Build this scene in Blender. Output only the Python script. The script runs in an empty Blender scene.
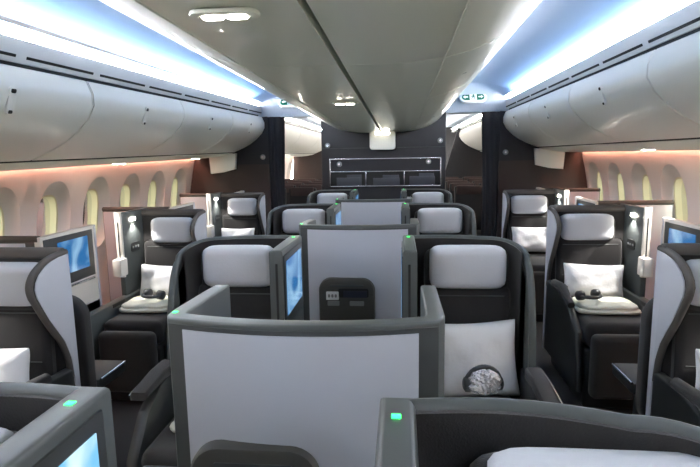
import bpy, bmesh, math, random
from mathutils import Vector, Matrix
R = math.radians
random.seed(7)
sc = bpy.context.scene
col = sc.collection

# ------------------------------------------------------------------ materials
def lin(c):
    return tuple(((v/255)/12.92 if v/255 <= .04045 else ((v/255+.055)/1.055)**2.4) for v in c)
MATS = {}
def mat(name, rgb, rough=.5, metal=0, spec=.5, bump=0, scale=40, var=0, emit=None, estr=0, sheen=0, alpha=None, coat=0):
    m = bpy.data.materials.new(name); m.use_nodes = True
    nt = m.node_tree; b = nt.nodes['Principled BSDF']
    c = lin(rgb)
    b.inputs['Base Color'].default_value = (*c, 1)
    b.inputs['Roughness'].default_value = rough
    b.inputs['Metallic'].default_value = metal
    b.inputs['Specular IOR Level'].default_value = spec
    b.inputs['Sheen Weight'].default_value = sheen
    b.inputs['Coat Weight'].default_value = coat
    if emit:
        b.inputs['Emission Color'].default_value = (*lin(emit), 1)
        b.inputs['Emission Strength'].default_value = estr
    if bump or var:
        tc = nt.nodes.new('ShaderNodeTexCoord')
        n = nt.nodes.new('ShaderNodeTexNoise'); n.inputs['Scale'].default_value = scale; n.inputs['Detail'].default_value = 4
        nt.links.new(tc.outputs['Object'], n.inputs['Vector'])
        if var:
            r = nt.nodes.new('ShaderNodeValToRGB')
            r.color_ramp.elements[0].position = .3; r.color_ramp.elements[1].position = .7
            r.color_ramp.elements[0].color = (*[v*(1-var) for v in c], 1)
            r.color_ramp.elements[1].color = (*[min(1, v*(1+var)) for v in c], 1)
            nt.links.new(n.outputs['Fac'], r.inputs['Fac']); nt.links.new(r.outputs['Color'], b.inputs['Base Color'])
        if bump:
            bp = nt.nodes.new('ShaderNodeBump'); bp.inputs['Strength'].default_value = bump; bp.inputs['Distance'].default_value = .01
            nt.links.new(n.outputs['Fac'], bp.inputs['Height']); nt.links.new(bp.outputs['Normal'], b.inputs['Normal'])
    MATS[name] = m
    return m

M_shell = mat('grey_shell_plastic', (69, 74, 74), .42, bump=.02, scale=300)
M_trimd = mat('dark_grey_trim', (62, 65, 66), .45)
M_rimb = mat('brown_grey_padded_rim', (74, 70, 67), .6, bump=.05, scale=200)
M_pale = mat('pale_grey_laminate', (188, 191, 200), .38, bump=.015, scale=400)
M_dark = mat('charcoal_upholstery', (27, 25, 26), .85, bump=.15, scale=250, var=.12, sheen=.2)
M_darkp = mat('dark_console_plastic', (42, 45, 46), .4)
M_black = mat('black_recess', (10, 10, 11), .6)
M_linen = mat('white_headrest_linen', (196, 198, 204), .9, bump=.12, scale=120, sheen=.2)
M_pillow = mat('white_pillow_cotton', (226, 226, 228), .9, bump=.15, scale=60)
M_duvet = mat('cream_folded_blanket', (222, 220, 206), .95, bump=.3, scale=60)
M_cream = mat('cream_frame_plastic', (214, 208, 200), .4)
M_chrome = mat('brushed_chrome', (200, 200, 205), .22, metal=1)
M_bin = mat('white_bin_plastic', (236, 235, 230), .3, bump=.02, scale=3, coat=.15)
M_cbin = mat('grey_white_bin_plastic', (232, 236, 226), .3, bump=.02, scale=3, coat=.25)
M_psu = mat('pale_service_panel', (234, 236, 230), .35)
M_lip = mat('white_cove_panel', (226, 226, 228), .4)
M_ceil = mat('aisle_ceiling_blue_light_tint', (198, 211, 228), .45)  # white ceiling, part of the blue lighting is mixed into its colour
M_wall = mat('sidewall_lining', (220, 213, 210), .55, bump=.02, scale=200)
M_reveal = mat('window_reveal_plastic', (224, 216, 184), .45)
M_bulk = mat('navy_black_bulkhead', (30, 30, 36), .6, bump=.03, scale=200)
M_brown = mat('brown_bulkhead_lining', (52, 41, 40), .6, bump=.03, scale=200)
M_curt = mat('black_curtain_cloth', (24, 25, 32), .9, bump=.1, scale=120)
M_floor = mat('dark_carpet', (52, 53, 57), .95, bump=.4, scale=500, var=.25)
M_crown = mat('cabin_insulation', (120, 120, 120), .8)
M_eco = mat('economy_seat_cloth', (30, 28, 32), .85, bump=.1, scale=200)
M_ecoh = mat('economy_headrest_cloth', (66, 52, 52), .9)
M_bag = mat('crinkled_clear_bag', (205, 205, 210), .15, metal=.7, bump=.9, scale=55)
M_headset = mat('dark_headset_plastic', (40, 42, 46), .35)
M_navy = mat('navy_card', (24, 28, 46), .5)
M_white = mat('white_print', (225, 228, 228), .5)
M_greyprint = mat('grey_print', (130, 134, 132), .5)
M_green = mat('exit_green', (0, 96, 72), .5, emit=(0, 112, 84), estr=.05)
M_signw = mat('sign_white', (240, 245, 240), .5, emit=(240, 245, 240), estr=.02)
M_led = mat('green_led', (90, 255, 150), .4, emit=(16, 255, 84), estr=2.6)
M_lamp = mat('reading_lamp_glow', (255, 250, 240), .4, emit=(255, 246, 230), estr=22)
M_cove = mat('cove_light_strip', (255, 255, 255), .5, emit=(248, 249, 255), estr=40)
M_blue = mat('blue_ceiling_light_strip', (255, 255, 255), .5, emit=(120, 180, 255), estr=2.2)
M_cove2 = mat('economy_cove_light_strip', (255, 255, 255), .5, emit=(255, 246, 236), estr=85)
M_uplight = mat('added_blue_uplight_strip', (255, 255, 255), .5, emit=(166, 208, 255), estr=4.0)  # for the added ceiling uplight
M_peach = mat('mood_light_strip', (255, 190, 160), .5, emit=(255, 176, 148), estr=22)
M_pocket = mat('grey_brown_pocket_plastic', (68, 66, 62), .5)
M_mag = mat('magazine_paper', (56, 58, 66), .5)

def screen_mat(name, a, b, strg):
    m = bpy.data.materials.new(name); m.use_nodes = True
    nt = m.node_tree; p = nt.nodes['Principled BSDF']; p.inputs['Roughness'].default_value = .15
    p.inputs['Base Color'].default_value = (.01, .012, .015, 1)
    tc = nt.nodes.new('ShaderNodeTexCoord'); n = nt.nodes.new('ShaderNodeTexNoise')
    n.inputs['Scale'].default_value = 4.5; n.inputs['Detail'].default_value = 2.5; n.inputs['Distortion'].default_value = 1.2
    r = nt.nodes.new('ShaderNodeValToRGB')
    r.color_ramp.elements[0].position = .42; r.color_ramp.elements[1].position = .68
    r.color_ramp.elements[0].color = (*lin(a), 1); r.color_ramp.elements[1].color = (*lin(b), 1)
    nt.links.new(tc.outputs['Object'], n.inputs['Vector']); nt.links.new(n.outputs['Fac'], r.inputs['Fac'])
    nt.links.new(r.outputs['Color'], p.inputs['Emission Color']); p.inputs['Emission Strength'].default_value = strg
    return m
M_scr = screen_mat('seat_screen_picture', (44, 104, 160), (140, 182, 214), .5)
M_scr2 = screen_mat('pale_seat_screen_picture', (110, 180, 222), (205, 230, 240), .6)

def glass_mat():
    m = bpy.data.materials.new('dimmed_window_glass'); m.use_nodes = True
    nt = m.node_tree; nt.nodes.clear()
    o = nt.nodes.new('ShaderNodeOutputMaterial'); mx = nt.nodes.new('ShaderNodeMixShader')
    t = nt.nodes.new('ShaderNodeBsdfTransparent'); t.inputs[0].default_value = (.33, .37, .33, 1)
    g = nt.nodes.new('ShaderNodeBsdfGlossy'); g.inputs['Roughness'].default_value = .08; g.inputs['Color'].default_value = (.8, .8, .8, 1)
    f = nt.nodes.new('ShaderNodeFresnel'); f.inputs[0].default_value = 1.3
    nt.links.new(f.outputs[0], mx.inputs[0]); nt.links.new(t.outputs[0], mx.inputs[1]); nt.links.new(g.outputs[0], mx.inputs[2])
    nt.links.new(mx.outputs[0], o.inputs[0])
    return m
M_glass = glass_mat()

# ------------------------------------------------------------------ object helpers
def obj(name, bm, m, parent=None, sharp=38):
    bmesh.ops.remove_doubles(bm, verts=bm.verts[:], dist=1e-5)
    bmesh.ops.recalc_face_normals(bm, faces=bm.faces[:])
    me = bpy.data.meshes.new(name); bm.to_mesh(me); bm.free()
    for p in me.polygons: p.use_smooth = True
    me.set_sharp_from_angle(angle=R(sharp))
    me.materials.append(m)
    o = bpy.data.objects.new(name, me); col.objects.link(o)
    if parent: o.parent = parent
    return o
def tag(o, label, cat, group=None):
    o['label'] = label; o['category'] = cat
    if group: o['group'] = group
    return o
def thing(name, label, cat, loc, group=None, rz=0):
    o = bpy.data.objects.new(name, None); col.objects.link(o); o.empty_display_size = .1
    o.location = loc; o.rotation_euler = (0, 0, rz)
    return tag(o, label, cat, group)
def struct(name, bm, m, parent=None, sharp=38):
    o = obj(name, bm, m, parent, sharp)
    if not parent: o['kind'] = 'structure'
    return o
def merge(bm, b2):
    me = bpy.data.meshes.new('t'); b2.to_mesh(me); b2.free(); bm.from_mesh(me); bpy.data.meshes.remove(me)
def box(bm, x0, x1, y0, y1, z0, z1, bev=0, seg=2):
    b = bmesh.new()
    bmesh.ops.create_cube(b, size=1)
    for v in b.verts:
        v.co = Vector(((x0+x1)/2+v.co.x*(x1-x0), (y0+y1)/2+v.co.y*(y1-y0), (z0+z1)/2+v.co.z*(z1-z0)))
    if bev: bmesh.ops.bevel(b, geom=b.edges[:], offset=bev, segments=seg, affect='EDGES', profile=.5)
    merge(bm, b)
def prism(bm, pts, axis, a, b_, bev=0, seg=2):
    b = bmesh.new()
    def P(u, v, t):
        return {'x': (t, u, v), 'y': (u, t, v), 'z': (u, v, t)}[axis]
    A = [b.verts.new(P(u, v, a)) for u, v in pts]; B = [b.verts.new(P(u, v, b_)) for u, v in pts]
    n = len(pts)
    b.faces.new(A); b.faces.new(B[::-1])
    for i in range(n): b.faces.new((A[i], A[(i+1) % n], B[(i+1) % n], B[i]))
    bmesh.ops.recalc_face_normals(b, faces=b.faces[:])
    if bev:
        es = [e for e in b.edges if abs((e.verts[0].co-e.verts[1].co)['xyz'.index(axis)]) < 1e-6]
        bmesh.ops.bevel(b, geom=es, offset=bev, segments=seg, affect='EDGES', profile=.5, clamp_overlap=True)
    merge(bm, b)
def loft(bm, rings, closed=True, caps=True):
    b = bmesh.new()
    V = [[b.verts.new(p) for p in r] for r in rings]
    n = len(rings[0])
    for i in range(len(V)-1):
        for j in range(n if closed else n-1):
            b.faces.new((V[i][j], V[i][(j+1) % n], V[i+1][(j+1) % n], V[i+1][j]))
    if caps and closed:
        b.faces.new(V[0][::-1]); b.faces.new(V[-1])
    bmesh.ops.recalc_face_normals(b, faces=b.faces[:])
    merge(bm, b)
def tube(bm, pts, r, n=8):
    pts = [Vector(p) for p in pts]; rings = []
    up = None
    for i, p in enumerate(pts):
        d = (pts[min(i+1, len(pts)-1)]-pts[max(i-1, 0)]).normalized()
        if up is None: up = Vector((0, 0, 1)) if abs(d.z) < .9 else Vector((1, 0, 0))
        s = d.cross(up).normalized(); up = s.cross(d).normalized()
        rr = r[i] if isinstance(r, (list, tuple)) else r
        rings.append([p+(s*math.cos(2*math.pi*k/n)+up*math.sin(2*math.pi*k/n))*rr for k in range(n)])
    loft(bm, rings)
def disc(bm, c, nrm, r, h, n=20):
    c = Vector(c); nrm = Vector(nrm).normalized()
    tube(bm, [c, c+nrm*h*.7, c+nrm*h], [r, r, r*.86], n)
def smooth_path(pts, n=6):
    out = []
    P = [Vector(p) for p in pts]
    for i in range(len(P)-1):
        a = P[max(i-1, 0)]; b = P[i]; c = P[i+1]; d = P[min(i+2, len(P)-1)]
        for k in range(n):
            t = k/n
            out.append(.5*((2*b)+(c-a)*t+(2*a-5*b+4*c-d)*t*t+(3*b-a-3*c+d)*t**3))
    out.append(P[-1]); return out
def rrect(w, h, r, n=6, cx=0, cy=0):
    out = []
    for sx, sy, a0 in ((1, 1, 0), (-1, 1, 90), (-1, -1, 180), (1, -1, 270)):
        for k in range(n+1):
            a = R(a0+90*k/n); out.append((cx+sx*(w/2-r)+r*math.cos(a), cy+sy*(h/2-r)+r*math.sin(a)))
    return out
def wall(bm, path, top, bot, t, rad=.016):
    """an upright curved wall along a plan path, t thick towards the left of the path, with a rounded rim"""
    n = len(path); rings = []
    P = [Vector((p[0], p[1])) for p in path]
    for i in range(n):
        a = (P[i]-P[i-1]).normalized() if i else None
        c = (P[i+1]-P[i]).normalized() if i < n-1 else None
        d = ((a if a is not None else c)+(c if c is not None else a)).normalized()
        k = 1/max(.5, d.dot(c if c is not None else a))
        nr = Vector((-d.y, d.x))*t*k
        o = P[i]; q = P[i]+nr; T = top[i]; B = bot[i] if isinstance(bot, list) else bot
        r = min(rad, t/2); ring = [(o.x, o.y, B)]
        for e in (0, 30, 60, 90):
            w = r*(1-math.cos(R(e)))/t; ring.append((o.x+nr.x*w, o.y+nr.y*w, T-r+r*math.sin(R(e))))
        for e in (90.1, 120, 150, 180):
            w = 1-r*(1+math.cos(R(e)))/t; ring.append((o.x+nr.x*w, o.y+nr.y*w, T-r+r*math.sin(R(e))))
        ring += [(q.x, q.y, B)]
        rings.append(ring)
    loft(bm, rings)
def mir(bm, s):
    if s < 0:
        for v in bm.verts: v.co.x = -v.co.x
def pad(bm, w, h, t, c, nx=14, nz=10, corner=.35, puff=.6, wr=0, seed=0, pinch=0):
    """a soft cushion standing in xz, thickness t along y, centred at c"""
    rnd = random.Random(seed); ph = [rnd.uniform(0, 6.28) for _ in range(6)]
    rings = {}
    b = bmesh.new()
    def shape(u, v):
        # square to rounded square
        x = u*w/2; z = v*h/2
        k = corner
        x *= 1-k*.5*(abs(v)**6)*.18/ .35*abs(u)**4*1.0
        z *= 1-k*.5*(abs(u)**6)*.18/ .35*abs(v)**4*1.0
        if pinch:
            x *= 1-pinch*(1-v*v)*abs(u)**2; z *= 1-pinch*(1-u*u)*abs(v)**2
        return x, z
    def th(u, v):
        f = max(0, (1-abs(u)**(2/puff*1.6)))**.5*max(0, (1-abs(v)**(2/puff*1.6)))**.5
        return f
    F = []; K = []
    for j in range(nz+1):
        v = -1+2*j/nz; rf = []; rk = []
        for i in range(nx+1):
            u = -1+2*i/nx
            # cluster towards the rim
            uu = math.sin(u*math.pi/2); vv = math.sin(v*math.pi/2)
            x, z = shape(uu, vv); d = th(uu, vv)*t/2
            wv = wr*(math.sin(5*uu+3*vv+ph[0])*.5+math.sin(9*vv-4*uu+ph[1])*.3+math.sin(13*uu+7*vv+ph[2])*.25)*th(uu, vv)
            edge = i in (0, nx) or j in (0, nz)
            a = b.verts.new((c[0]+x, c[1]-d-wv, c[2]+z)); rf.append(a)
            rk.append(a if edge else b.verts.new((c[0]+x, c[1]+d, c[2]+z)))
        F.append(rf); K.append(rk)
    for j in range(nz):
        for i in range(nx):
            b.faces.new((F[j][i], F[j][i+1], F[j+1][i+1], F[j+1][i]))
            q = (K[j][i], K[j+1][i], K[j+1][i+1], K[j][i+1])
            b.faces.new(q)
    bmesh.ops.recalc_face_normals(b, faces=b.faces[:])
    merge(bm, b)
def rot(bm, ang, axis, c):
    bmesh.ops.rotate(bm, verts=bm.verts[:], cent=Vector(c), matrix=Matrix.Rotation(ang, 3, axis))

# ------------------------------------------------------------------ cabin dimensions
YN, YB, YE = -2.6, 7.2, 14.2     # rear wall behind us, class divider, end of the next cabin
def lz(y):                        # the left side of the cabin sits a touch lower towards us
    return -.085*(7.2-max(0, y))/4.8 if y < 7.2 else 0
def sz(s, y): return lz(y) if s < 0 else 0
def cz(y): return .09*(7.2-max(0, y))/5.7 if y < 7.2 else 0
def side_loft(bm, s, prof, ys, closed, zf=None):
    zf = zf or (lambda y: sz(s, y))
    loft(bm, [[(s*x, y, z+zf(y)) for x, z in prof] for y in ys], closed)
def ystations(a, b, step=1.2):
    n = max(1, int(round((b-a)/step))); return [a+(b-a)*i/n for i in range(n+1)]

BIN = [(1.633, 2.200), (1.605, 2.13), (1.605, 2.06), (1.645, 1.985), (1.725, 1.905), (1.81, 1.845), (1.90, 1.797), (1.98, 1.763), (2.045, 1.737)]
BINB = [(2.42, 1.765), (2.45, 2.18), (1.70, 2.19)]
def floor_():
    bm = bmesh.new(); box(bm, -2.9, 2.9, YN-.1, YE+2.6, -.08, 0); struct('floor', bm, M_floor)
floor_()
bm = bmesh.new()
loft(bm, [[(2.66, y, 1.76), (2.75, y, 2.3), (1.9, y, 2.85), (0, y, 3.05), (-1.9, y, 2.85), (-2.75, y, 2.3), (-2.66, y, 1.6),
           (-2.72, y, 1.6), (-2.82, y, 2.3), (-1.95, y, 2.92), (0, y, 3.12), (1.95, y, 2.92), (2.82, y, 2.3), (2.72, y, 1.76)] for y in (YN, YE+2.6)])
struct('ceiling_crown', bm, M_crown)
bm = bmesh.new(); box(bm, -2.85, 2.85, YN-.1, YN, 0, 3.1); struct('wall_front', bm, M_wall)
bm = bmesh.new(); box(bm, -2.85, 2.85, YE+2.5, YE+2.6, 0, 3.1); struct('wall_back', bm, M_bulk)

# aisle ceilings, cove lips with slots, light strips
for s, sd in ((-1, 'left'), (1, 'right')):
    bm = bmesh.new()
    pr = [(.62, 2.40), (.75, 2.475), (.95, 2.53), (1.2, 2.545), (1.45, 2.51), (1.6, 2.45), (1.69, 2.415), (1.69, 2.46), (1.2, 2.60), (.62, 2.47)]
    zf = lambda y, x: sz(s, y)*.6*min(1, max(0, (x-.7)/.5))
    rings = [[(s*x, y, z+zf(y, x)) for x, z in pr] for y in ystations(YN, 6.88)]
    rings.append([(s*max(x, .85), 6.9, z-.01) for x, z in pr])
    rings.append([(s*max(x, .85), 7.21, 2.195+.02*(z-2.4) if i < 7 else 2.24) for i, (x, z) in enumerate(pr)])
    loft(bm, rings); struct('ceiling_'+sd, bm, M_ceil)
    bm = bmesh.new()
    side_loft(bm, s, [(.86, 2.34), (1.73, 2.36), (1.73, 2.40), (.86, 2.40)], (7.6, YE), True); struct('ceiling_economy_'+sd, bm, M_ceil)
    for k, (a, b) in enumerate(((YN, 7.05), (7.62, YE))):
        bm = bmesh.new()
        dz = 0 if k == 0 else -.07
        side_loft(bm, s, [(1.630, 2.336+dz), (1.628, 2.374+dz), (1.632, 2.374+dz), (1.634, 2.336+dz)], ystations(a, b), True)
        o = struct('trim_cove_light_'+sd if k == 0 else 'trim_economy_cove_light_'+sd, bm, M_cove if k == 0 else M_cove2)
        bm = bmesh.new(); side_loft(bm, s, [(1.562, 2.374+dz), (1.66, 2.380+dz), (1.66, 2.385+dz), (1.562, 2.378+dz)], ystations(a, b), True)  # visor added to keep the cove strip's light off the ceiling
        struct('trim_cove_added_visor_'+sd if k == 0 else 'trim_economy_cove_added_visor_'+sd, bm, M_lip)
        if k == 0:
            bm = bmesh.new(); side_loft(bm, s, [(1.575, 2.383), (1.65, 2.388), (1.65, 2.391), (1.575, 2.386)], ystations(a, 6.8), True); struct('trim_cove_added_uplight_'+sd, bm, M_uplight)  # hidden up-facing strip added to light the outer ceiling blue
        bm = bmesh.new()
        side_loft(bm, s, [(1.600, 2.333+dz), (1.612, 2.333+dz), (1.655, 2.235), (1.655, 2.222), (1.632, 2.222), (1.604, 2.30+dz)], ystations(a, b+.1), True)
        if k == 0:
            b4 = bmesh.new(); side_loft(b4, s, [(1.642, 2.195), (1.642, 2.2215), (1.66, 2.2215), (1.66, 2.195)], ystations(a, b), True); struct('trim_bin_top_joint_'+sd, b4, M_black)
        lip = struct('trim_cove_panel_'+sd if k == 0 else 'trim_economy_cove_panel_'+sd, bm, M_lip)
        if k == 0:
            y = 2.55-.66*2
            while y < 6.9:
                bm = bmesh.new()
                q0 = (1.6215, 2.245); q1 = (1.617, 2.258)
                side_loft(bm, s, [(q0[0]-.003, q0[1]), (q1[0]-.003, q1[1]), (q1[0]+.012, q1[1]), (q0[0]+.012, q0[1])], (y+.03, y+.61), True)
                obj('vent_slot', bm, M_black, lip); y += .66
    bm = bmesh.new()
    side_loft(bm, s, [(.605, 2.262), (.655, 2.262), (.655, 2.272), (.605, 2.272)], ystations(YN, 7.05), True, lambda y: cz(y)*.9)
    struct('trim_blue_ceiling_light_'+sd, bm, M_blue)
    # service panel under the bins, dark joint above it, mood light, sidewall
    bm = bmesh.new()
    PS = [(2.065, 1.716), (2.12, 1.697), (2.25, 1.674), (2.4, 1.661), (2.56, 1.655), (2.575, 1.668), (2.56, 1.69), (2.4, 1.70), (2.2, 1.72), (2.065, 1.73)]
    side_loft(bm, s, PS, ystations(YN, YB-.01), True); struct('trim_service_panel_'+sd, bm, M_psu)
    bm = bmesh.new(); side_loft(bm, s, PS, (7.32, YE), True); struct('trim_economy_service_panel_'+sd, bm, M_psu)
    bm = bmesh.new()
    side_loft(bm, s, [(2.06, 1.722), (2.06, 1.74), (2.64, 1.75), (2.64, 1.742)], ystations(YN, YE), True); struct('trim_bin_joint_'+sd, bm, M_black)
    bm = bmesh.new()
    side_loft(bm, s, [(2.585, 1.70), (2.61, 1.70), (2.61, 1.712), (2.585, 1.712)], ystations(YN, YB-.05), True); struct('trim_mood_light_'+sd, bm, M_peach)
    bm = bmesh.new()
    side_loft(bm, s, [(2.585, 1.70), (2.61, 1.70), (2.61, 1.712), (2.585, 1.712)], (7.35, YE-.1), True); struct('trim_economy_mood_light_'+sd, bm, M_peach)

# sidewalls with window bays
WX = [(0, 2.60), (.4, 2.70), (.8, 2.745), (1.1, 2.725), (1.3, 2.695), (1.5, 2.655), (1.65, 2.615), (1.75, 2.60)]
def wx(z):
    for (a, xa), (b, xb) in zip(WX, WX[1:]):
        if z <= b: return xa+(xb-xa)*(z-a)/(b-a)
    return WX[-1][1]
PITCH = .64; Z0, Z1 = .84, 1.745
def build_side(s, sd):
    bm = bmesh.new(); wn = []
    c0 = 4.22 if s < 0 else 4.34
    ks = range(-10, 16)
    def pt(y, z, d): return (s*(wx(z)+d), y, z+sz(s, y))
    N = 14
    for k in ks:
        yc = c0+PITCH*k
        if yc > YE: continue
        y0, y1 = yc-PITCH/2, yc+PITCH/2
        # plain lining under the bay
        zs = [0, .2, .4, .6, Z0]
        loft(bm, [[pt(y, z, 0) for z in zs] for y in (y0, y1)], False)
        # boundary of the bay
        bd = []
        for i in range(N): bd.append((y0+(y1-y0)*i/N, Z0))
        for i in range(N): bd.append((y1, Z0+(Z1-Z0)*i/N))
        for i in range(N): bd.append((y1-(y1-y0)*i/N, Z1))
        for i in range(N): bd.append((y0, Z1-(Z1-Z0)*i/N))
        def ell(cy, cz_, a, b, n=2.6, dep=0):
            out = []
            for i in range(4*N):
                an = R(-135+360*i/(4*N)); ca, sa = math.cos(an), math.sin(an)
                rr = (abs(ca/a)**n+abs(sa/b)**n)**(-1/n)
                out.append((cy+rr*ca, cz_+rr*sa))
            return out
        zc = 1.155
        loops = [(bd, 0), (ell(yc, zc+.035, .225, .345, 2.3), 0), (ell(yc, zc+.033, .215, .335, 2.3), .012), (ell(yc, zc, .155, .265, 2.8), .075), (ell(yc, zc, .142, .25, 3), .08), (ell(yc, zc, .135, .24, 3), .135)]
        loft(bm, [[pt(y, z, d) for y, z in L] for L, d in loops[:4]], True, False)
        wn.append((yc, [[pt(y, z, d) for y, z in L] for L, d in loops[3:]]))
    wall_o = struct('wall_'+sd, bm, M_wall, sharp=17)
    for i, (yc, L) in enumerate(wn):
        b2 = bmesh.new(); loft(b2, L, True, False)
        f = struct('window_%d' % (i+1+(30 if s > 0 else 0)), b2, M_reveal)
        b2 = bmesh.new(); b2.faces.new([b2.verts.new(p) for p in L[-1]])
        obj('pane', b2, M_glass, f)
build_side(-1, 'left'); build_side(1, 'right')

# ------------------------------------------------------------------ overhead bins
def resample(pr, a, b):
    return pr[a:b]
def side_bin(s, y0, y1, label, group, latch=True):
    t = thing('overhead_bin', label, 'overhead bin', (0, 0, 0), group)
    ys = ystations(y0+.005, y1-.005)
    bm = bmesh.new(); side_loft(bm, s, BIN+BINB, ys, True); obj('bin_body', bm, M_bin, t, 30)
    bm = bmesh.new()
    D = BIN[0:9]; out = [(x-.007, z-.005) for x, z in D]
    side_loft(bm, s, out+[(x+.002, z+.002) for x, z in D[::-1]], ystations(y0+.012, y1-.012), True); d = obj('bin_door', bm, M_bin, t, 30)
    if latch:
        ym = (y0+y1)/2
        a = Vector((1.600, 0, 2.075)); b = Vector((1.628, 0, 1.985)); n = Vector((-.95, 0, -.30)).normalized()
        mid = (a+b)/2+n*.006+Vector((0, ym, 0)); dv = (a-b).normalized(); u = Vector((0, 1, 0))
        def plate(c, w_, h_, r_, k0, k1):
            b3 = bmesh.new(); rings = []
            for k, f_ in ((k0, 1), (k1-.002, 1), (k1, .85)):
                rings.append([c+u*p*f_+dv*q*f_+n*k for p, q in rrect(w_, h_, r_)])
            loft(b3, [[(s*v.x, v.y, v.z+sz(s, v.y)) for v in r] for r in rings]); return b3
        l = obj('latch', plate(mid, .052, .135, .02, -.01, .004), M_bin, d)
        obj('latch_slot', plate(mid+dv*.05, .036, .022, .009, -.008, .0055), M_black, l)
        obj('latch_slot', plate(mid-dv*.052, .030, .018, .008, -.008, .0055), M_black, l)
ed = [.4, 1.75, 3.1, 4.46, 5.8, 7.19]
wh = ['closest to us', 'second from us', 'third from us', 'fourth from us', 'shorter, against the dark divider']
for s, sd in ((-1, 'left'), (1, 'right')):
    for i in range(5):
        if i == 0 : 
            side_bin(s, YN, ed[1], 'white curved overhead bin over the %s windows, nearest, cut by the picture edge' % sd, 'overhead bins above the windows'); continue
        side_bin(s, ed[i], ed[i+1], 'white curved overhead bin above the %s windows, %s' % (sd, wh[i]), 'overhead bins above the windows')
    e2 = [7.62, 9.2, 10.8, 12.4] if s > 0 else [7.62, 9.8, 12.0, 14.19]
    for i in range(3):
        side_bin(s, e2[i], e2[i+1], 'white overhead bin in the cabin past the %s curtain, %s' % (sd, ['first', 'middle', 'last'][i]), 'bins beyond the divider', False)
CB = [(.012, 1.965), (.15, 1.960), (.30, 1.965), (.44, 1.982), (.56, 2.013), (.66, 2.055), (.74, 2.105), (.80, 2.165), (.835, 2.225)]
ec = [YN, -.3, .9, 2.3, 3.7, 5.1, 6.3, 7.19]
for s, sd in ((-1, 'left'), (1, 'right')):
    for i in range(1, 7):
        y0, y1 = ec[i], ec[i+1]
        if i == 1: y0 = YN
        t = thing('overhead_bin', 'grey white bin of the central ceiling row, %s half, %s' % (sd, ['right above us', 'second along', 'third along', 'fourth along', 'fifth along', 'last before the rack wall'][i-1]), 'overhead bin', (0, 0, 0), 'bins over the middle seats')
        bm = bmesh.new(); side_loft(bm, s, CB+[(.82, 2.24), (.60, 2.235), (.58, 2.33), (.012, 2.33)], ystations(y0+.002, y1-.002, .8), True, cz); obj('bin_body', bm, M_cbin, t, 30)
        bm = bmesh.new(); D = CB[3:]
        side_loft(bm, s, [(x+.002, z-.004) for x, z in D]+[(x-.003, z+.003) for x, z in D[::-1]], ystations(y0+.008, y1-.008, .8), True, cz); d = obj('bin_door', bm, M_cbin, t, 30)
        bm = bmesh.new(); ym = (y0+y1)/2 if i > 1 else 0
        disc(bm, (s*.60, ym, 2.03+cz(ym)), (s*.4, 0, -1), .014, .006); obj('latch', bm, M_greyprint, d)
# grey closing box under the end of the central row
t = thing('ceiling_light_box', 'white hanging box with a twin lamp where the central bins meet the dark rack wall', 'light box', (.02, 7.1, 1.74))
bm = bmesh.new(); prism(bm, rrect(.34, .25, .04, cy=.115), 'y', -.09, .09, .012); obj('box_body', bm, M_psu, t)
bm = bmesh.new(); box(bm, -.09, -.01, -.096, -.088, .19, .21, .004); box(bm, .01, .09, -.096, -.088, .19, .21, .004); obj('lamp_lens', bm, M_lamp, t)
for (x, y, lab) in ((-.22, 1.46, 'bright twin reading lamp in the central bin underside nearest us'), (-.116, 3.6, 'small twin reading lamp far along the central bin underside')):
    z = 1.958+cz(y)
    t = thing('reading_light', lab, 'lamp', (x, y, z), 'lamps in the central row')
    bm = bmesh.new(); prism(bm, rrect(.19, .085, .035), 'z', -.012, .001, .004); obj('bezel', bm, M_cbin, t)
    for dx in (-.034, .034):
        bm = bmesh.new(); prism(bm, rrect(.058, .036, .015, cx=dx), 'z', -.017, -.008, .003); obj('lamp_lens', bm, M_lamp, t)
def psu_light(s, y, lab):
    z = 1.672+sz(s, y)
    t = thing('reading_light', lab, 'lamp', (s*2.27, y, z), 'lamps in the panels above the windows')
    bm = bmesh.new(); prism(bm, rrect(.1, .2, .03), 'z', -.006, .03, .003); obj('bezel', bm, M_psu, t)
    for dy in (-.045, .045):
        bm = bmesh.new(); prism(bm, rrect(.05, .06, .018, cy=dy), 'z', -.010, -.004, .002); obj('lamp_lens', bm, M_lamp, t)
psu_light(-1, 4.55, 'lit reading lamp under the left bins, nearer one')
psu_light(-1, 6.35, 'lit reading lamp under the left bins, by the divider')
psu_light(1, 4.55, 'lit reading lamp under the right bins')

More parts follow.
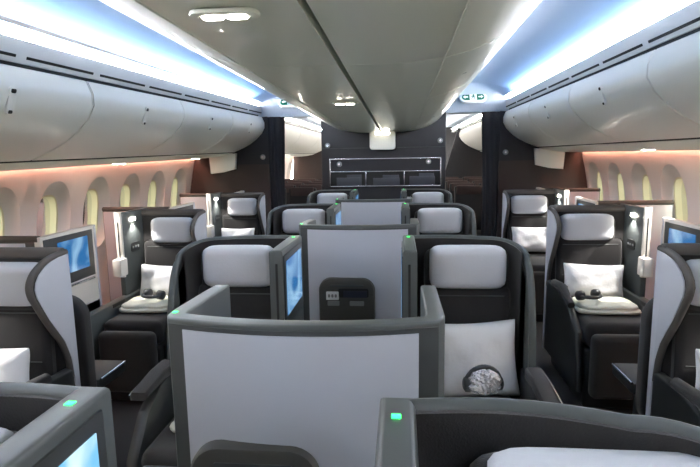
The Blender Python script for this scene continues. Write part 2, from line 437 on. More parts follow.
# ------------------------------------------------------------------ dividers, curtains, rack
bm = bmesh.new(); box(bm, -.82, .86, YB, YB+.38, 0, 2.6, .006); struct('wall_rack_divider', bm, M_bulk)
bm = bmesh.new(); box(bm, -.81, .85, YB-.006, YB+.01, 1.755, 1.763); struct('trim_1', bm, M_trimd)
for s, sd in ((-1, 'left'), (1, 'right')):
    bm = bmesh.new(); xi = 1.56
    prism(bm, [(s*xi, 0), (s*2.74, 0), (s*2.72, 1.3), (s*2.63, 1.78), (s*2.3, 2.4), (s*xi, 2.4)], 'y', YB, YB+.1); struct('wall_divider_'+sd, bm, M_brown)
    bm = bmesh.new()   # dark upper cladding following the bin end
    prism(bm, [(s*(xi-.004), 1.56), (s*2.36, 1.56), (s*2.36, 1.74), (s*2.05, 1.76), (s*1.9, 2.2), (s*(xi-.004), 2.2)], 'y', YB-.008, YB+.02); struct('trim_divider_'+sd, bm, M_bulk)
    bm = bmesh.new()
    prism(bm, [(s*2.0, 1.715), (s*2.38, 1.68), (s*2.365, 1.44), (s*2.2, 1.455), (s*2.02, 1.50)], 'y', YB-.10, YB-.012, .012); struct('trim_panel_end_'+sd, bm, M_psu)
    bm = bmesh.new()
    prism(bm, [(s*(1.62 if s < 0 else .92), 0), (s*2.74, 0), (s*2.63, 1.78), (s*2.3, 2.4), (s*1.62, 2.4)], 'y', YE if s < 0 else 12.42, YE+.08 if s < 0 else 12.5); struct('wall_far_divider_'+sd, bm, M_brown if s < 0 else M_bulk)
    # curtain gathered at the aisle edge
    t = thing('curtain', 'black gathered aisle curtain at the %s divider' % sd, 'curtain', (s*1.48, YB+.05, 0), 'aisle curtains')
    bm = bmesh.new(); rings = []
    for j in range(13):
        z = .04+2.16*j/12; ring = []
        w = .07+.035*abs(z-1.1)/1.1+.03*(z/2.2)
        for k in range(40):
            a = 2*math.pi*k/40; rr = 1+.16*math.sin(8*a+z)
            ring.append((w*rr*math.cos(a)-s*.015*(2.2-z), .07*rr*math.sin(a), z))
        rings.append(ring)
    loft(bm, rings); obj('cloth', bm, M_curt, t, 80)
    bm = bmesh.new(); tube(bm, [(-.13, 0, 2.2), (.10, 0, 2.2)], .012); obj('curtain_rail', bm, M_trimd, t)
bm = bmesh.new(); box(bm, -1.6, -.8, YB+.12, YB+.4, 2.205, 2.45); box(bm, .84, 1.6, YB+.12, YB+.4, 2.205, 2.45); struct('trim_aisle_header', bm, M_ceil)

def knob(x, y, z, lab):
    t = thing('coat_hook', lab, 'hook', (x, y, z), 'round hooks on the dark walls')
    bm = bmesh.new(); disc(bm, (0, 0, 0), (0, -1, 0), .036, .012); obj('rosette', bm, M_greyprint, t)
    bm = bmesh.new(); disc(bm, (0, -.01, 0), (0, -1, 0), .018, .018); obj('peg', bm, M_chrome, t)
knob(-.735, YB, 1.80, 'round steel hook high left on the rack wall')
knob(.785, YB, 1.84, 'round steel hook high right on the rack wall')
knob(-.575, YB-.022, 1.545, 'round steel hook inside the rack frame, left')
knob(.63, YB-.022, 1.565, 'round steel hook inside the rack frame, right')
knob(-1.64, YB-.008, 1.66, 'round steel hook on the left divider by its curtain')
knob(1.64, YB-.008, 1.67, 'round steel hook on the right divider by its curtain')
# literature rack
t = thing('magazine_rack', 'dark wall rack with silver frame and three open compartments', 'rack', (.045, YB, 1.235))
fr = bmesh.new()
W2, H = .755, .385
for (a, b, c, d) in ((-W2, W2, H-.016, H), (-W2, W2, .20, .212), (-W2, W2, 0, .014), (-W2, -W2+.014, 0, H), (W2-.014, W2, 0, H), (-.265, -.253, 0, .21), (.253, .265, 0, .21)):
    box(fr, a, b, -.034, -.001, c, d, .003)
obj('frame', fr, M_chrome, t)
bm = bmesh.new(); box(bm, -W2+.01, W2-.01, -.02, -.001, .212, H-.016); obj('front_panel', bm, M_bulk, t)
for x0, x1 in ((-.735, -.27), (-.25, .25), (.27, .735)):
    bm = bmesh.new(); box(bm, x0, x1, -.012, -.002, .012, .2); obj('compartment', bm, M_black, t)
for k, (x, w, h) in enumerate(((-.5, .32, .11), (-.42, .2, .15), (.02, .36, .1), (.08, .22, .14), (.5, .34, .12), (.56, .2, .16))):
    bm = bmesh.new(); box(bm, x-w/2, x+w/2, -.010, .0, 0, h, .002); pass
    o = obj('magazine', bm, M_mag); o.location = (.045+x*0, YB-.0135-(.0115 if k % 2 == 0 else 0), 1.2505)
    tag(o, ['low', 'tall'][k % 2]+' dark magazine standing in the '+['left', 'middle', 'right'][k//2]+' rack compartment', 'magazine', 'magazines in the rack')

# exit signs: white lozenge, green ends with an arrow and a running figure, white door between
for s, sd in ((-1, 'left'), (1, 'right')):
    zs = 2.365
    t = thing('exit_sign', 'green and white exit locator sign on the ceiling over the %s aisle' % sd, 'sign', (s*1.18, 7.0, zs), 'exit signs')
    t.rotation_euler = (R(-38), 0, 0)
    bm = bmesh.new(); prism(bm, rrect(.34, .155, .076, 10), 'y', -.012, .02, .004); obj('sign_plate', bm, M_signw, t)
    bm = bmesh.new(); prism(bm, rrect(.285, .105, .052, 10), 'y', -.015, -.008); obj('green_field', bm, M_green, t)
    bm = bmesh.new(); box(bm, -.045, .045, -.018, -.012, -.048, .048); obj('white_door', bm, M_signw, t)
    bm = bmesh.new()
    disc(bm, (.004, -.017, .030), (0, -1, 0), .010, .004, 12)
    for pts in ([(-.008, .018), (.014, .018), (.010, -.006), (-.010, -.006)], [(-.01, -.004), (-.002, -.004), (-.022, -.038), (-.030, -.038)], [(0, -.004), (.010, -.004), (.024, -.036), (.015, -.038)], [(.012, .016), (.030, .004), (.027, -.001), (.010, .008)], [(-.008, .016), (-.028, .006), (-.024, 0), (-.006, .009)]):
        prism(bm, pts, 'y', -.021, -.016)
    obj('running_figure', bm, M_green, t)
    bm = bmesh.new()
    for q in (-1, 1):
        prism(bm, [(q*.128, 0), (q*.098, .026), (q*.098, .010), (q*.065, .010), (q*.065, -.010), (q*.098, -.010), (q*.098, -.026)], 'y', -.019, -.013)
    obj('arrows', bm, M_signw, t)

# ------------------------------------------------------------------ seats
ZT = 1.25
def headrest(t, cx, w, zc, h, y, s, wing=.0):
    bm = bmesh.new(); pad(bm, w+.045, h+.02, .11, (s*cx, y+.035, zc-.03), puff=.35); hp = obj('headrest', bm, M_dark, t, 80)
    bm = bmesh.new(); pad(bm, w, h, .12, (s*cx, y+.008, zc), puff=.3, wr=.002, seed=int(cx*100+zc*10), corner=.5); obj('headrest_cover', bm, M_linen, hp, 80)
def cushion_box(t, name, x0, x1, y0, y1, z0, z1, m, s, bev=.05):
    bm = bmesh.new(); box(bm, x0, x1, y0, y1, z0, z1, min(bev, (z1-z0)*.48, (x1-x0)*.4), 4); mir(bm, s); return obj(name, bm, m, t, 60)
def back_pad(t, x0, x1, s, tilt=.10, z0=.40, z1=1.20, y=-.13, th=.10):
    bm = bmesh.new()
    b = bmesh.new(); box(b, x0, x1, y-th/2, y+th/2, z0, z1, .04, 3)
    for v in b.verts: v.co.y -= tilt*(1-(v.co.z-z0)/(z1-z0))
    merge(bm, b); mir(bm, s); bk = obj('backrest', bm, M_dark, t, 60)
    for z in (.74, .97):
        yy = y-th/2-tilt*(1-(z-z0)/(z1-z0))-.001
        bm = bmesh.new(); tube(bm, [(x0+.04, yy, z), (x1-.04, yy, z)], .003, 6)
        mir(bm, s); obj('seam', bm, M_trimd, bk)

def centre_seat(s, X, Y, lab, screen=True, smat=None, bright=True):
    """seat beside the middle column, facing us; s=+1 wing on its left as we see it"""
    t = thing('airline_seat', lab, 'seat', (s*X, Y, 0), 'centre seats facing us')
    w = .59
    # outer shell: back and rounded outer corner falling away to the arm
    path = [(.03, 0.03)]; top = [ZT]
    Rr = .20
    for i in range(1, 8): path.append((.03+(w-Rr-.03)*i/8, .03*(1-(i/8)**3)+.018*math.sin(math.pi*i/8))); top.append(ZT)
    for k in range(0, 13):
        a = R(90-90*k/12); path.append((w-Rr+Rr*math.cos(a), -Rr+Rr*math.sin(a)))
        u = max(0, (k-1)/12); top.append(ZT-.07*u*u)
    for k in range(1, 11):
        u = (7+k*.6)/13; path.append((w, -Rr-.017*k)); top.append(ZT-.08-.58*(1-math.sqrt(max(0, 1-(k/10)**2))))
    path = path[::-1]; top = top[::-1]
    bm = bmesh.new(); wall(bm, [(x, y) for x, y in path], top, .12, .032)
    mir(bm, s); obj('shell', bm, M_shell, t, 50)
    # dark lining inside the barrel
    bm = bmesh.new()
    p2 = []; 
    for (x, y), z in zip(path, top):
        dx = (x-.30)/.305
        p2.append((x-.038*max(0, dx)**3 if x > .3 else x, y-.038 if y > -Rr*.9 else y))
    n = len(p2)
    rings = []
    for i in range(6, n):
        x, y = p2[i]; zt = top[i]-.014
        x = min(x, w-.038)
        rings.append([(x, y, .35), (x, y, zt-.02), (x-.004 if x > .5 else x, y-.004, zt), (x, y+.01, zt), (x, y+.012, .35)])
    loft(bm, rings); mir(bm, s); obj('lining', bm, M_dark, t, 60)
    # wing on the inner side
    bm = bmesh.new(); prism(bm, [(0, -.43), (.06, -.43), (.06, .031), (0, .031)], 'z', .12, ZT, .012, 3); mir(bm, s); wg = obj('privacy_wing', bm, M_shell, t)
    bm = bmesh.new(); box(bm, .022, .032, -.4335, -.425, .75, 1.19); mir(bm, s); obj('slot', bm, M_black, wg)
    if screen:
        bm = bmesh.new(); box(bm, -.006, .004, -.415, -.005, .88, 1.222, .003); mir(bm, s); bz = obj('screen_bezel', bm, M_darkp, wg)
        bm = bmesh.new(); box(bm, -.0085, -.004, -.385, -.035, .94, 1.193); mir(bm, s); obj('screen', bm, smat or M_scr, bz)
    bm = bmesh.new(); box(bm, .021, .036, -.050, -.036, ZT-.004, ZT+.0015, .001); mir(bm, s); obj('indicator_light', bm, M_led, wg)
    back_pad(t, .09, .53, s, tilt=.05, y=-.085, z1=1.02, th=.07)
    headrest(t, .305 if s < 0 else (.345 if X < .25 else .315), .375, 1.108, .215, -.095, s)
    cushion_box(t, 'seat_cushion', .10, .54, -.80, -.14, .34, .49, M_dark, s)
    cushion_box(t, 'leg_rest', .14, .52, -.89, -.80, .12, .46, M_dark, s, .04)
    cushion_box(t, 'base', .12, .53, -.85, -.05, 0, .34, M_darkp, s, .02)
    bm = bmesh.new(); prism(bm, [(-.30, .15), (-.30, .68), (-.55, .67), (-.68, .60), (-.80, .45), (-.82, .15)], 'x', w-.055, w, .015); mir(bm, s); ar = obj('side_panel', bm, M_darkp, t)
    bm = bmesh.new(); prism(bm, [(-.38, .66), (-.38, .715), (-.50, .715), (-.68, .69), (-.69, .66), (-.50, .67)], 'x', w-.055, w+.025, .02, 3); mir(bm, s); obj('armrest', bm, M_dark, t, 60)
    bm = bmesh.new(); tube(bm, [(w+.028, -.40, .69), (w+.028, -.50, .69), (w+.028, -.68, .672)], .006); mir(bm, s); obj('armrest_trim', bm, M_chrome, ar)
    return t

def rear_centre(Y, lab, card, po=-.03):
    """middle seat facing away from us: we see its framed pale back with a pocket"""
    t = thing('airline_seat', lab, 'seat', (0, Y, 0), 'middle seats facing away from us')
    W = .368
    path = [(-W, .40)]; top = [ZT-.015]
    for y in (.3, .2, .1, .06): path.append((-W, y)); top.append(ZT-.012*(y/.4))
    path.append((-W+.006, .02)); top.append(ZT)
    K = 14
    for i in range(K+1):
        x = -W+.02+(2*W-.04)*i/K; path.append((x, -.06*(1-(x/W)**2))); top.append(ZT)
    path.append((W-.006, .02)); top.append(ZT)
    for y in (.06, .1, .2, .3, .40): path.append((W, y)); top.append(ZT-.012*(y/.4))
    bm = bmesh.new(); wall(bm, path, top, .10, .05, .007); sh = obj('shell', bm, M_shell, t, 40)
    # dark frame and pale insert following the bow of the back
    def bow(x): return -.06*(1-(x/W)**2)
    def sheet(bm, x0, x1, z0, z1, off, th, n=16):
        rings = []
        for i in range(n+1):
            x = x0+(x1-x0)*i/n; y = bow(x)-off
            rings.append([(x, y, z0), (x, y, z1), (x, y+th, z1), (x, y+th, z0)])
        loft(bm, rings)
    bm = bmesh.new(); sheet(bm, -W+.022, W-.022, .12, ZT-.014, .004, .012); obj('back_frame', bm, M_trimd, t, 40)
    bm = bmesh.new(); sheet(bm, -W+.066, W-.070, .14, ZT-.026, .008, .012); obj('back_panel', bm, M_pale, t, 40)
    # pocket
    pw, pt = .335, ZT-.31
    out = rrect(pw, .44, .075, 8, 0, pt-.22)
    bm = bmesh.new(); rings = []
    for sc_, yy in ((1, -.050), (1, -.077), (.96, -.087), (.90, -.089)):
        rings.append([(po+x*sc_, yy-(.0), (z-(pt-.22))*(.5+.5*sc_)+pt-.22) for x, z in out])
    loft(bm, rings); pk = obj('pocket', bm, M_pocket, t, 40)
    bm = bmesh.new(); prism(bm, rrect(.18, .055, .012, 4, po+.04, pt-.088), 'y', -.092, -.085); obj('magazine_slot', bm, M_black, pk)
    bm = bmesh.new(); prism(bm, rrect(.2, .012, .005, 3, po, pt-.045), 'y', -.093, -.085); obj('pull_lip', bm, M_trimd, pk)
    bm = bmesh.new(); prism(bm, rrect(.14, .04, .004, 3, po+.05, pt-.095), 'y', -.094, -.087); obj('safety_card', bm, M_navy, pk)
    if card:
        bm = bmesh.new(); prism(bm, rrect(.075, .05, .004, 3, po-.085, pt-.105), 'y', -.0945, -.087); c = obj('label_card', bm, M_white, pk)
        bm = bmesh.new()
        for x in (po-.105, po-.085, po-.065): prism(bm, rrect(.013, .02, .005, 3, x, pt-.105), 'y', -.096, -.093)
        obj('symbols', bm, M_greyprint, c)
        bm = bmesh.new(); prism(bm, rrect(.07, .028, .004, 3, po-.08, pt-.152), 'y', -.0935, -.087); prism(bm, rrect(.085, .028, .004, 3, po+.06, pt-.152), 'y', -.0935, -.087); obj('small_labels', bm, M_greyprint, pk)
    # green indicator on the left end of the rim, and the seat inside
    bm = bmesh.new(); box(bm, -W+.014, -W+.026, .035, .046, ZT-.006, ZT+.0015, .001); obj('indicator_light', bm, M_led, sh)
    bm = bmesh.new(); box(bm, -.27, .27, .03, .14, .42, 1.14, .04, 3); obj('backrest', bm, M_dark, t, 60)
    bm = bmesh.new(); box(bm, -.27, .27, .10, .72, .34, .49, .05, 3); obj('seat_cushion', bm, M_dark, t, 60)
    bm = bmesh.new(); box(bm, -.26, .26, .06, .66, 0, .34, .02); obj('base', bm, M_darkp, t)
    for q in (-1, 1):
        bm = bmesh.new(); box(bm, q*.30-.025, q*.30+.025, .40, .66, .15, .66, .015); obj('side_panel', bm, M_shell, t)
    return t

def aisle_seat(s, X0, X1, Y, lab, lamp=True):
    """seat by the aisle facing us; local x from the aisle ear (0) outwards (w), times s"""
    t = thing('airline_seat', lab, 'seat', (s*X0, Y, 0), 'aisle seats facing us')
    w = X1-X0; zt = 1.232
    EAR = [(-.001, zt), (-.075, zt-.004), (-.135, zt-.014), (-.18, zt-.03), (-.225, zt-.055), (-.252, zt-.085), (-.262, zt-.115), (-.255, zt-.15), (-.238, zt-.18), (-.185, zt-.27), (-.135, zt-.345), (-.09, zt-.41), (-.055, zt-.50), (-.042, zt-.60), (-.036, .12), (-.001, .12)]
    bm = bmesh.new(); prism(bm, EAR, 'x', .006, .036, .004); mir(bm, s); ear = obj('ear', bm, M_dark, t)
    bm = bmesh.new()
    def ins(p): 
        y, z = p; return (y*.93 if y < -.02 else y-.002, z-.008 if z > .9 else z)
    prism(bm, [ins(p) for p in EAR], 'x', 0, .012, .002); mir(bm, s); obj('ear_panel', bm, M_pale, ear)
    bm = bmesh.new(); pth = smooth_path([(.016, y, z) for y, z in EAR[:14]], 3); tube(bm, pth, .0155, 8); mir(bm, s); obj('padded_rim', bm, M_rimb, ear, 80)
    # back shell
    path = [(.03+(w-.03)*i/10, .0) for i in range(11)]
    bm = bmesh.new(); wall(bm, path[::-1], [zt+.004]*11, .12, .045); mir(bm, s); obj('shell', bm, M_shell, t)
    bm = bmesh.new(); tube(bm, [(.012, -.03, zt-.005), (.05, -.035, zt-.002), (w*.5, -.036, zt-.002), (w-.03, -.035, zt-.002)], .03, 10); mir(bm, s); obj('rim_pad', bm, M_rimb, t, 80)
    bm = bmesh.new(); box(bm, .03, w-.03, -.06, -.035, .35, zt-.02, .006); mir(bm, s); obj('lining', bm, M_dark, t)
    # window side wing
    L = .38
    bm = bmesh.new(); prism(bm, [(.045, .12), (.045, zt+.03), (-L, zt+.035), (-L, .60), (-L+.02, .12)], 'x', w-.03, w+.01, .008); mir(bm, s); wg = obj('privacy_wing', bm, M_shell, t)
    bm = bmesh.new(); box(bm, w-.034, w+.014, -L-.012, -L+.012, .78, zt+.04, .005); mir(bm, s); fe = obj('front_edge', bm, M_cream, wg)
    bm = bmesh.new(); box(bm, w-.014, w-.006, -L-.0135, -L, .9, 1.2); mir(bm, s); obj('slot', bm, M_black, fe)
    bm = bmesh.new(); box(bm, w-.055, w+.014, -L-.09, -L+.01, .80, .93, .01); mir(bm, s); obj('literature_pocket', bm, M_cream, wg)
    if lamp:
        bm = bmesh.new(); box(bm, w-.045, w-.028, -.25, -.19, 1.19, 1.215, .004); mir(bm, s); obj('reading_lamp', bm, M_lamp, wg)
    bm = bmesh.new(); prism(bm, rrect(.13, .07, .02, 4, -.2, .985), 'x', w-.036, w-.028); mir(bm, s); cp = obj('control_panel', bm, M_darkp, wg)
    bm = bmesh.new()
    for k in range(3): disc(bm, (w-.036, -.24+.04*k, .985), (-1, 0, 0), .010, .003, 10)
    mir(bm, s); obj('buttons', bm, M_greyprint, cp)
    c = min(.04+.47/2, w/2)
    back_pad(t, .05, min(w-.05, .53), s, tilt=.03, y=-.092, z1=1.02, th=.055)
    headrest(t, .240 if w < .56 else .262, .34 if w < .56 else .385, 1.10, .20, -.105, s)
    cushion_box(t, 'seat_cushion', .06, w-.065, -.80, -.15, .40, .57, M_dark, s)
    cushion_box(t, 'leg_rest', .07, w-.08, -.90, -.805, .10, .52, M_dark, s, .04)
    cushion_box(t, 'base', .055, w-.065, -.80, -.05, 0, .40, M_darkp, s, .02)
    bm = bmesh.new(); prism(bm, [(-.04, .12), (-.04, .68), (-.30, .69), (-.56, .64), (-.76, .50), (-.82, .12)], 'x', 0, .05, .02, 3); mir(bm, s); obj('side_panel', bm, M_darkp, t)
    bm = bmesh.new(); tube(bm, [(.012, -.22, .70), (.012, -.42, .715), (.012, -.62, .64)], [.026, .03, .024], 10); mir(bm, s); ar = obj('armrest', bm, M_dark, t, 60)
    bm = bmesh.new(); tube(bm, [(.044, -.24, .703), (.044, -.42, .718)], .004); mir(bm, s); obj('armrest_trim', bm, M_chrome, ar)
    # console ledge to the window side
    bm = bmesh.new(); box(bm, w-.055, w+.01, -.95, -.06, .12, .64, .012); mir(bm, s); cl = obj('side_console', bm, M_shell, t)
    bm = bmesh.new(); box(bm, w-.058, w-.052, -.62, -.46, .61, .635, .002); mir(bm, s); obj('stowage_hatch', bm, M_black, cl)
    return t

def window_seat(s, X, Y, lab):
    """seat by the window facing away: low pale back with dark rail, wing with a screen along the inner side"""
    t = thing('airline_seat', lab, 'seat', (s*X, Y, 0), 'window seats facing away from us')
    w = .68; zt = 1.2
    bm = bmesh.new(); box(bm, .04, w, 0, .035, .12, zt-.01, .006); mir(bm, s); obj('shell', bm, M_shell, t)
    bm = bmesh.new(); box(bm, .10, w-.01, -.008, .004, .2, zt-.035, .003); mir(bm, s); obj('back_panel', bm, M_pale, t)
    bm = bmesh.new(); tube(bm, [(.02, .015, zt-.012), (w, .015, zt-.012)], .022, 8); mir(bm, s); obj('rail', bm, M_rimb, t, 80)
    L = .56
    bm = bmesh.new(); prism(bm, [(0, .68), (0, zt), (L, zt+.005), (L, .55), (.1, .6)], 'x', 0, .045, .008); mir(bm, s); wg = obj('screen_wing', bm, M_cream, t)
    bm = bmesh.new(); box(bm, -.006, .004, .02, L-.035, .86, zt-.02, .003); mir(bm, s); bz = obj('screen_bezel', bm, M_darkp, wg)
    bm = bmesh.new(); box(bm, -.0085, -.004, .14, L-.10, .93, zt-.055); mir(bm, s); obj('screen', bm, M_scr, bz)
    bm = bmesh.new(); box(bm, -.012, .002, .24, L-.05, .835, .85, .003); mir(bm, s); obj('ledge', bm, M_chrome, wg)
    bm = bmesh.new(); box(bm, -.006, .05, L-.008, L+.012, .55, zt+.006, .005); mir(bm, s); obj('front_edge', bm, M_pale, wg)
    bm = bmesh.new(); box(bm, .07, w-.05, .05, .15, .42, 1.08, .04, 3); mir(bm, s); obj('backrest', bm, M_dark, t, 60)
    bm = bmesh.new(); box(bm, .07, w-.05, .12, .72, .34, .48, .05, 3); mir(bm, s); obj('seat_cushion', bm, M_dark, t, 60)
    bm = bmesh.new(); box(bm, .05, w-.05, .05, .70, 0, .35, .02); mir(bm, s); obj('base', bm, M_darkp, t)
    bm = bmesh.new(); box(bm, 0, .045, .04, L+.02, .10, .68, .01); mir(bm, s); obj('side_panel', bm, M_shell, t)
    return t

XC = .265
YC = [.84, 2.66, 4.50, 6.40]
centre_seat(-1, .275, YC[0]-.01, 'grey seat shell cut by the lower left corner, green light and pale screen', smat=M_scr2)
centre_seat(1, .218, YC[0]-.02, 'wide grey seat shell across the lower right corner with a green light', screen=False)
centre_seat(-1, XC, YC[1], 'grey barrel seat left of the pocketed panel, blue screen on its wing')
centre_seat(1, XC, YC[1], 'grey barrel seat right of the pocketed panel with a pillow and bagged headphones')
centre_seat(-1, XC, YC[2], 'smaller barrel seat behind the left one beside the pocketed panel')
centre_seat(1, XC, YC[2], 'smaller barrel seat behind the right one beside the pocketed panel')
centre_seat(-1, XC, YC[3], 'farthest barrel seat in front of the rack wall, left one')
centre_seat(1, XC, YC[3], 'farthest barrel seat in front of the rack wall, right one')
rear_centre(1.27, 'nearest rear-facing middle seat, big pale back panel with grey frame', False, -.115)
rear_centre(3.10, 'rear-facing middle seat, pale back with dark card pocket', True, -.065)
rear_centre(4.93, 'farthest rear-facing middle seat, small pale back panel', False)
LX = (1.30, 1.84); RX = (1.38, 1.96)
LY = (2.29, 4.06, 5.93); RY = (2.40, 4.15, 5.95)
for i, y in enumerate(LY):
    n = ['nearest left aisle seat, white winged side cut by the picture edge', 'left aisle seat by the windows with a pillow, blanket and headset', 'farthest left aisle seat, in front of the divider'][i]
    aisle_seat(-1, *LX, y, n)
    n = ['nearest right aisle seat, white winged side cut by the picture edge', 'right aisle seat by the windows with a pillow, blanket and dark headphones', 'farthest right aisle seat, in front of the divider'][i]
    aisle_seat(1, *RX, RY[i], n)
for i, y in enumerate((2.92, 4.74, 6.52)):
    window_seat(-1, 1.90, y, ['nearest', 'second', 'last'][i]+' rear-facing seat along the left windows, rail and screen wing')
    window_seat(1, 2.05, y+.28, ['nearest', 'second', 'last'][i]+' rear-facing seat along the right windows, rail and screen wing')

# ------------------------------------------------------------------ soft things on the seats
def pillow(x, y, z, w, h, lab, tilt=18, roll=0, seed=1, t=.15):
    bm = bmesh.new(); pad(bm, w, h, t, (0, 0, h/2), 26, 18, puff=.9, wr=.010, seed=seed, pinch=.09, corner=.1)
    o = obj('pillow', bm, M_pillow, None, 80); o.location = (x, y, z); o.rotation_euler = (R(-tilt), R(roll), 0)
    tag(o, lab, 'pillow', 'white pillows'); return o
def blanket(x, y, z, w, d, lab, seed=1, h=.05):
    bm = bmesh.new(); rnd = random.Random(seed)
    for k in range(2):
        b = bmesh.new(); pad(b, w-.03*k, d-.03*k, h*.75, (0, 0, 0), 18, 14, puff=.35, wr=.006, seed=seed+k, corner=.6)
        bmesh.ops.rotate(b, verts=b.verts[:], cent=(0, 0, 0), matrix=Matrix.Rotation(R(-90), 3, 'X'))
        for v in b.verts: v.co += Vector((rnd.uniform(-.002, .002), 0, h*.36+k*h*.5))
        merge(bm, b)
    o = obj('folded_blanket', bm, M_duvet, None, 80); o.location = (x, y, z); o.rotation_euler = (0, 0, R(rnd.uniform(-6, 6)))
    tag(o, lab, 'blanket', 'folded blankets'); return o
def headphones(x, y, z, lab, bag=False, rz=0, up=0):
    t = thing('headphones', lab, 'headphones', (x, y, z), None, rz)
    r = .078
    def P(a, h=0): 
        v = Vector((r*math.cos(a), 0, r*math.sin(a))) if up else Vector((r*math.cos(a), r*math.sin(a), .03))
        return v
    bm = bmesh.new(); tube(bm, [P(R(k)) for k in range(0, 181, 12)], .011, 8); obj('headband', bm, M_headset, t, 80)
    for q in (-1, 1):
        bm = bmesh.new()
        c = Vector((q*(r-.012), 0 if up else -.005, .0 if up else .03))
        tube(bm, [c+Vector((q*.022, 0, 0)), c+Vector((q*.015, 0, 0)), c+Vector((-q*.02, 0, 0)), c+Vector((-q*.028, 0, 0))], [.022, .033, .035, .024], 14); obj('ear_cup', bm, M_headset, t, 60)
    if bag:
        bm = bmesh.new(); b = bmesh.new(); bmesh.ops.create_icosphere(b, subdivisions=4, radius=.07)
        for v in b.verts:
            p = v.co*38
            f = 1+.14*math.sin(p.x*3.1+p.z*2)*math.sin(p.z*2.6)+.09*math.sin(p.x*7+p.z*5+p.y*4)
            v.co = Vector((v.co.x*1.0*f, v.co.y*.55*f-.022, v.co.z*.8*f+.015))
        merge(bm, b); obj('clear_bag', bm, M_bag, t, 20)
    return t
ZS = .497
pillow(.61, 2.375, ZS+.02, .41, .37, 'white pillow standing on the seat right of the pocketed panel', 7, -4, 3)
headphones(.615, 2.24, ZS+.155, 'headphones in a crinkled clear bag against the pillow right of the pocketed panel', True, R(10), 1)
blanket(.56, 2.13, ZS, .38, .28, 'folded cream blanket under the bagged headphones', 4)
pillow(-.57, 2.38, ZS+.02, .38, .28, 'white pillow low on the seat left of the pocketed panel, mostly hidden', 7, 3, 5)
blanket(-.56, 2.14, ZS, .36, .32, 'cream blanket on the seat left of the pocketed panel', 6)
pillow(-1.57, 2.025, .60, 0.4, .25, 'bright white pillow on the nearest left aisle seat', 9, 0, 6)
pillow(-1.57, 3.795, .60, 0.4, .25, 'bright white pillow on the left aisle seat with the grey headset', 9, 2, 8)
blanket(-1.57, 3.57, .577, 0.38, .30, 'folded cream blanket under the grey headset at left', 9)
headphones(-1.54, 3.57, .650, 'grey headset lying on the folded blanket at left', False, R(160))
pillow(-1.57, 5.665, .60, 0.4, .28, 'white pillow on the farthest left aisle seat', 9, 0, 12)
pillow(1.655, 2.135, .60, 0.44, .25, 'bright white pillow on the nearest right aisle seat', 9, 3, 8)
pillow(1.655, 3.885, .60, 0.44, .25, 'bright white pillow on the right aisle seat with the dark headphones', 9, 2, 10)
blanket(1.65, 3.66, .577, 0.42, .30, 'folded cream blanket under the dark headphones at right', 11)
headphones(1.545, 3.66, .650, 'dark headphones lying on the folded blanket at right', False, R(200))
pillow(1.655, 5.685, .60, 0.44, .28, 'white pillow on the farthest right aisle seat', 9, 0, 14)

# footstools that fold from the shell in front
def footstool(x, y, s, lab):
    t = thing('footstool', lab, 'footstool', (x, y, 0), 'dark folded footstools behind the aisle seats')
    bm = bmesh.new(); b = bmesh.new(); prism(b, rrect(.33, .66, .12, 8, 0, .66), 'y', .0, .085, .02, 3); merge(bm, b); obj('upright_pad', bm, M_dark, t, 60)
    bm = bmesh.new(); box(bm, -.17, .17, .087, .36, .46, .53, .02); obj('tray', bm, M_darkp, t)
    bm = bmesh.new(); tube(bm, [(-s*.172, .1, .525), (-s*.172, .34, .525)], .006); obj('edge_trim', bm, M_chrome, t)
    bm = bmesh.new(); box(bm, -.12, .12, .01, .2, 0, .46, .01); obj('foot', bm, M_darkp, t)
footstool(-1.475, 2.36, -1, 'dark rounded footstool with a chrome edged tray behind the nearest left aisle seat')
footstool(1.56, 2.47, 1, 'dark rounded footstool with a chrome edged tray behind the nearest right aisle seat')

# ------------------------------------------------------------------ economy seats past the curtains
def eco_seat(x, y, lab):
    t = thing('airline_seat', lab, 'seat', (x, y, 0), 'dark seats beyond the divider')
    bm = bmesh.new(); prism(bm, [(0, .45), (-.09, .45), (-.03, 1.0), (.02, 1.15), (.10, 1.15), (.08, 1.0)], 'x', -.22, .22, .02); obj('backrest', bm, M_eco, t)
    bm = bmesh.new(); box(bm, -.19, .19, -.02, .02, .99, 1.165, .012); obj('headrest_cover', bm, M_ecoh, t)
    bm = bmesh.new(); box(bm, -.22, .22, -.5, 0, .36, .48, .04); obj('seat_cushion', bm, M_eco, t)
    for q in (-1, 1):
        bm = bmesh.new(); box(bm, q*.225-.025, q*.225+.025, -.4, .05, .5, .64, .012); obj('armrest', bm, M_darkp, t)
    bm = bmesh.new(); box(bm, -.18, .18, -.42, 0, 0, .37, .01); obj('base', bm, M_darkp, t)
rn = ['first', 'second', 'third', 'fourth', 'fifth']
for s, sd in ((-1, 'left'), (1, 'right')):
    for r in range(5):
        for c in range(3):
            if s > 0 and c == 2: continue
            eco_seat(s*(1.32+.5*c), 8.35+.82*r, 'dark seat past the %s curtain, %s row, %s' % (sd, rn[r], ['by the aisle', 'middle', 'by the window'][c]))

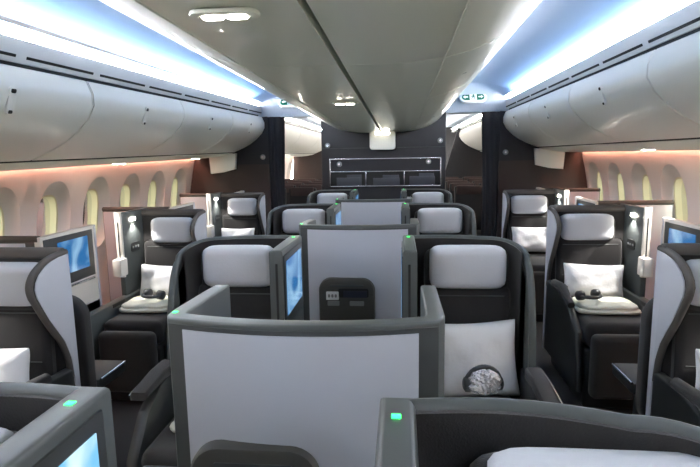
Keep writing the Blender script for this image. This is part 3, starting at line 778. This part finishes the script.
# ------------------------------------------------------------------ light
w = bpy.data.worlds.new('sky'); sc.world = w; w.use_nodes = True
bg = w.node_tree.nodes['Background']; bg.inputs[0].default_value = (1, .97, .86, 1); bg.inputs[1].default_value = 9.0
def spot(name, loc, to, energy, size=R(40), rad=.02, colr=(1, .95, .88), blend=.5):
    l = bpy.data.lights.new(name, 'SPOT'); l.energy = energy; l.spot_size = size; l.spot_blend = blend; l.shadow_soft_size = rad; l.color = colr
    o = bpy.data.objects.new(name, l); col.objects.link(o); o.location = loc
    o.rotation_euler = (Vector(to)-Vector(loc)).to_track_quat('-Z', 'Y').to_euler()
# reading lamps in the service panels, aimed at the aisle seats
for s, xs in ((-1, 1.53), (1, 1.67)):
    for y in (LY if s < 0 else RY):
        spot('reading_beam', (s*2.2, y-.55, 1.64+sz(s, y)), (s*xs, y-.25, .66), 42, R(30))
# lamp in each window side wing
for s, X, ys_ in ((-1, 1.84, LY), (1, 1.96, RY)):
    for y in ys_:
        spot('wing_lamp_beam', (s*(X-.055), y-.22, 1.185), (s*(X-.09), y-.2, .6), 4, R(110), .01)
for (x, y) in ((-.22, 1.46), (-.116, 3.6)):
    spot('centre_lamp_beam', (x, y, 1.93+cz(y)), (x-.1, y+.2, 0), 8, R(60))

# ------------------------------------------------------------------ camera
f, pi_, ya, ro, cx, cz_ = 524.5, .1471, .0971, -.0165, .254, 1.657
Fv = Vector((-math.sin(ya)*math.cos(pi_), math.cos(ya)*math.cos(pi_), -math.sin(pi_)))
Rv = Vector((math.cos(ya), math.sin(ya), 0)); Uv = Rv.cross(Fv)
R2 = Rv*math.cos(ro)+Uv*math.sin(ro); U2 = -Rv*math.sin(ro)+Uv*math.cos(ro)
cam = bpy.data.cameras.new('camera'); co = bpy.data.objects.new('camera', cam); col.objects.link(co)
cam.sensor_width = 36; cam.lens = f*36/700; cam.clip_start = .05
mw = Matrix((R2, U2, -Fv)).transposed().to_4x4(); mw.translation = Vector((cx, 0, cz_)); co.matrix_world = mw
sc.camera = co
vs = sc.view_settings
vs.view_transform = 'Standard'; vs.look = 'None'; vs.gamma = 1; vs.use_curve_mapping = False; vs.exposure = 1.2
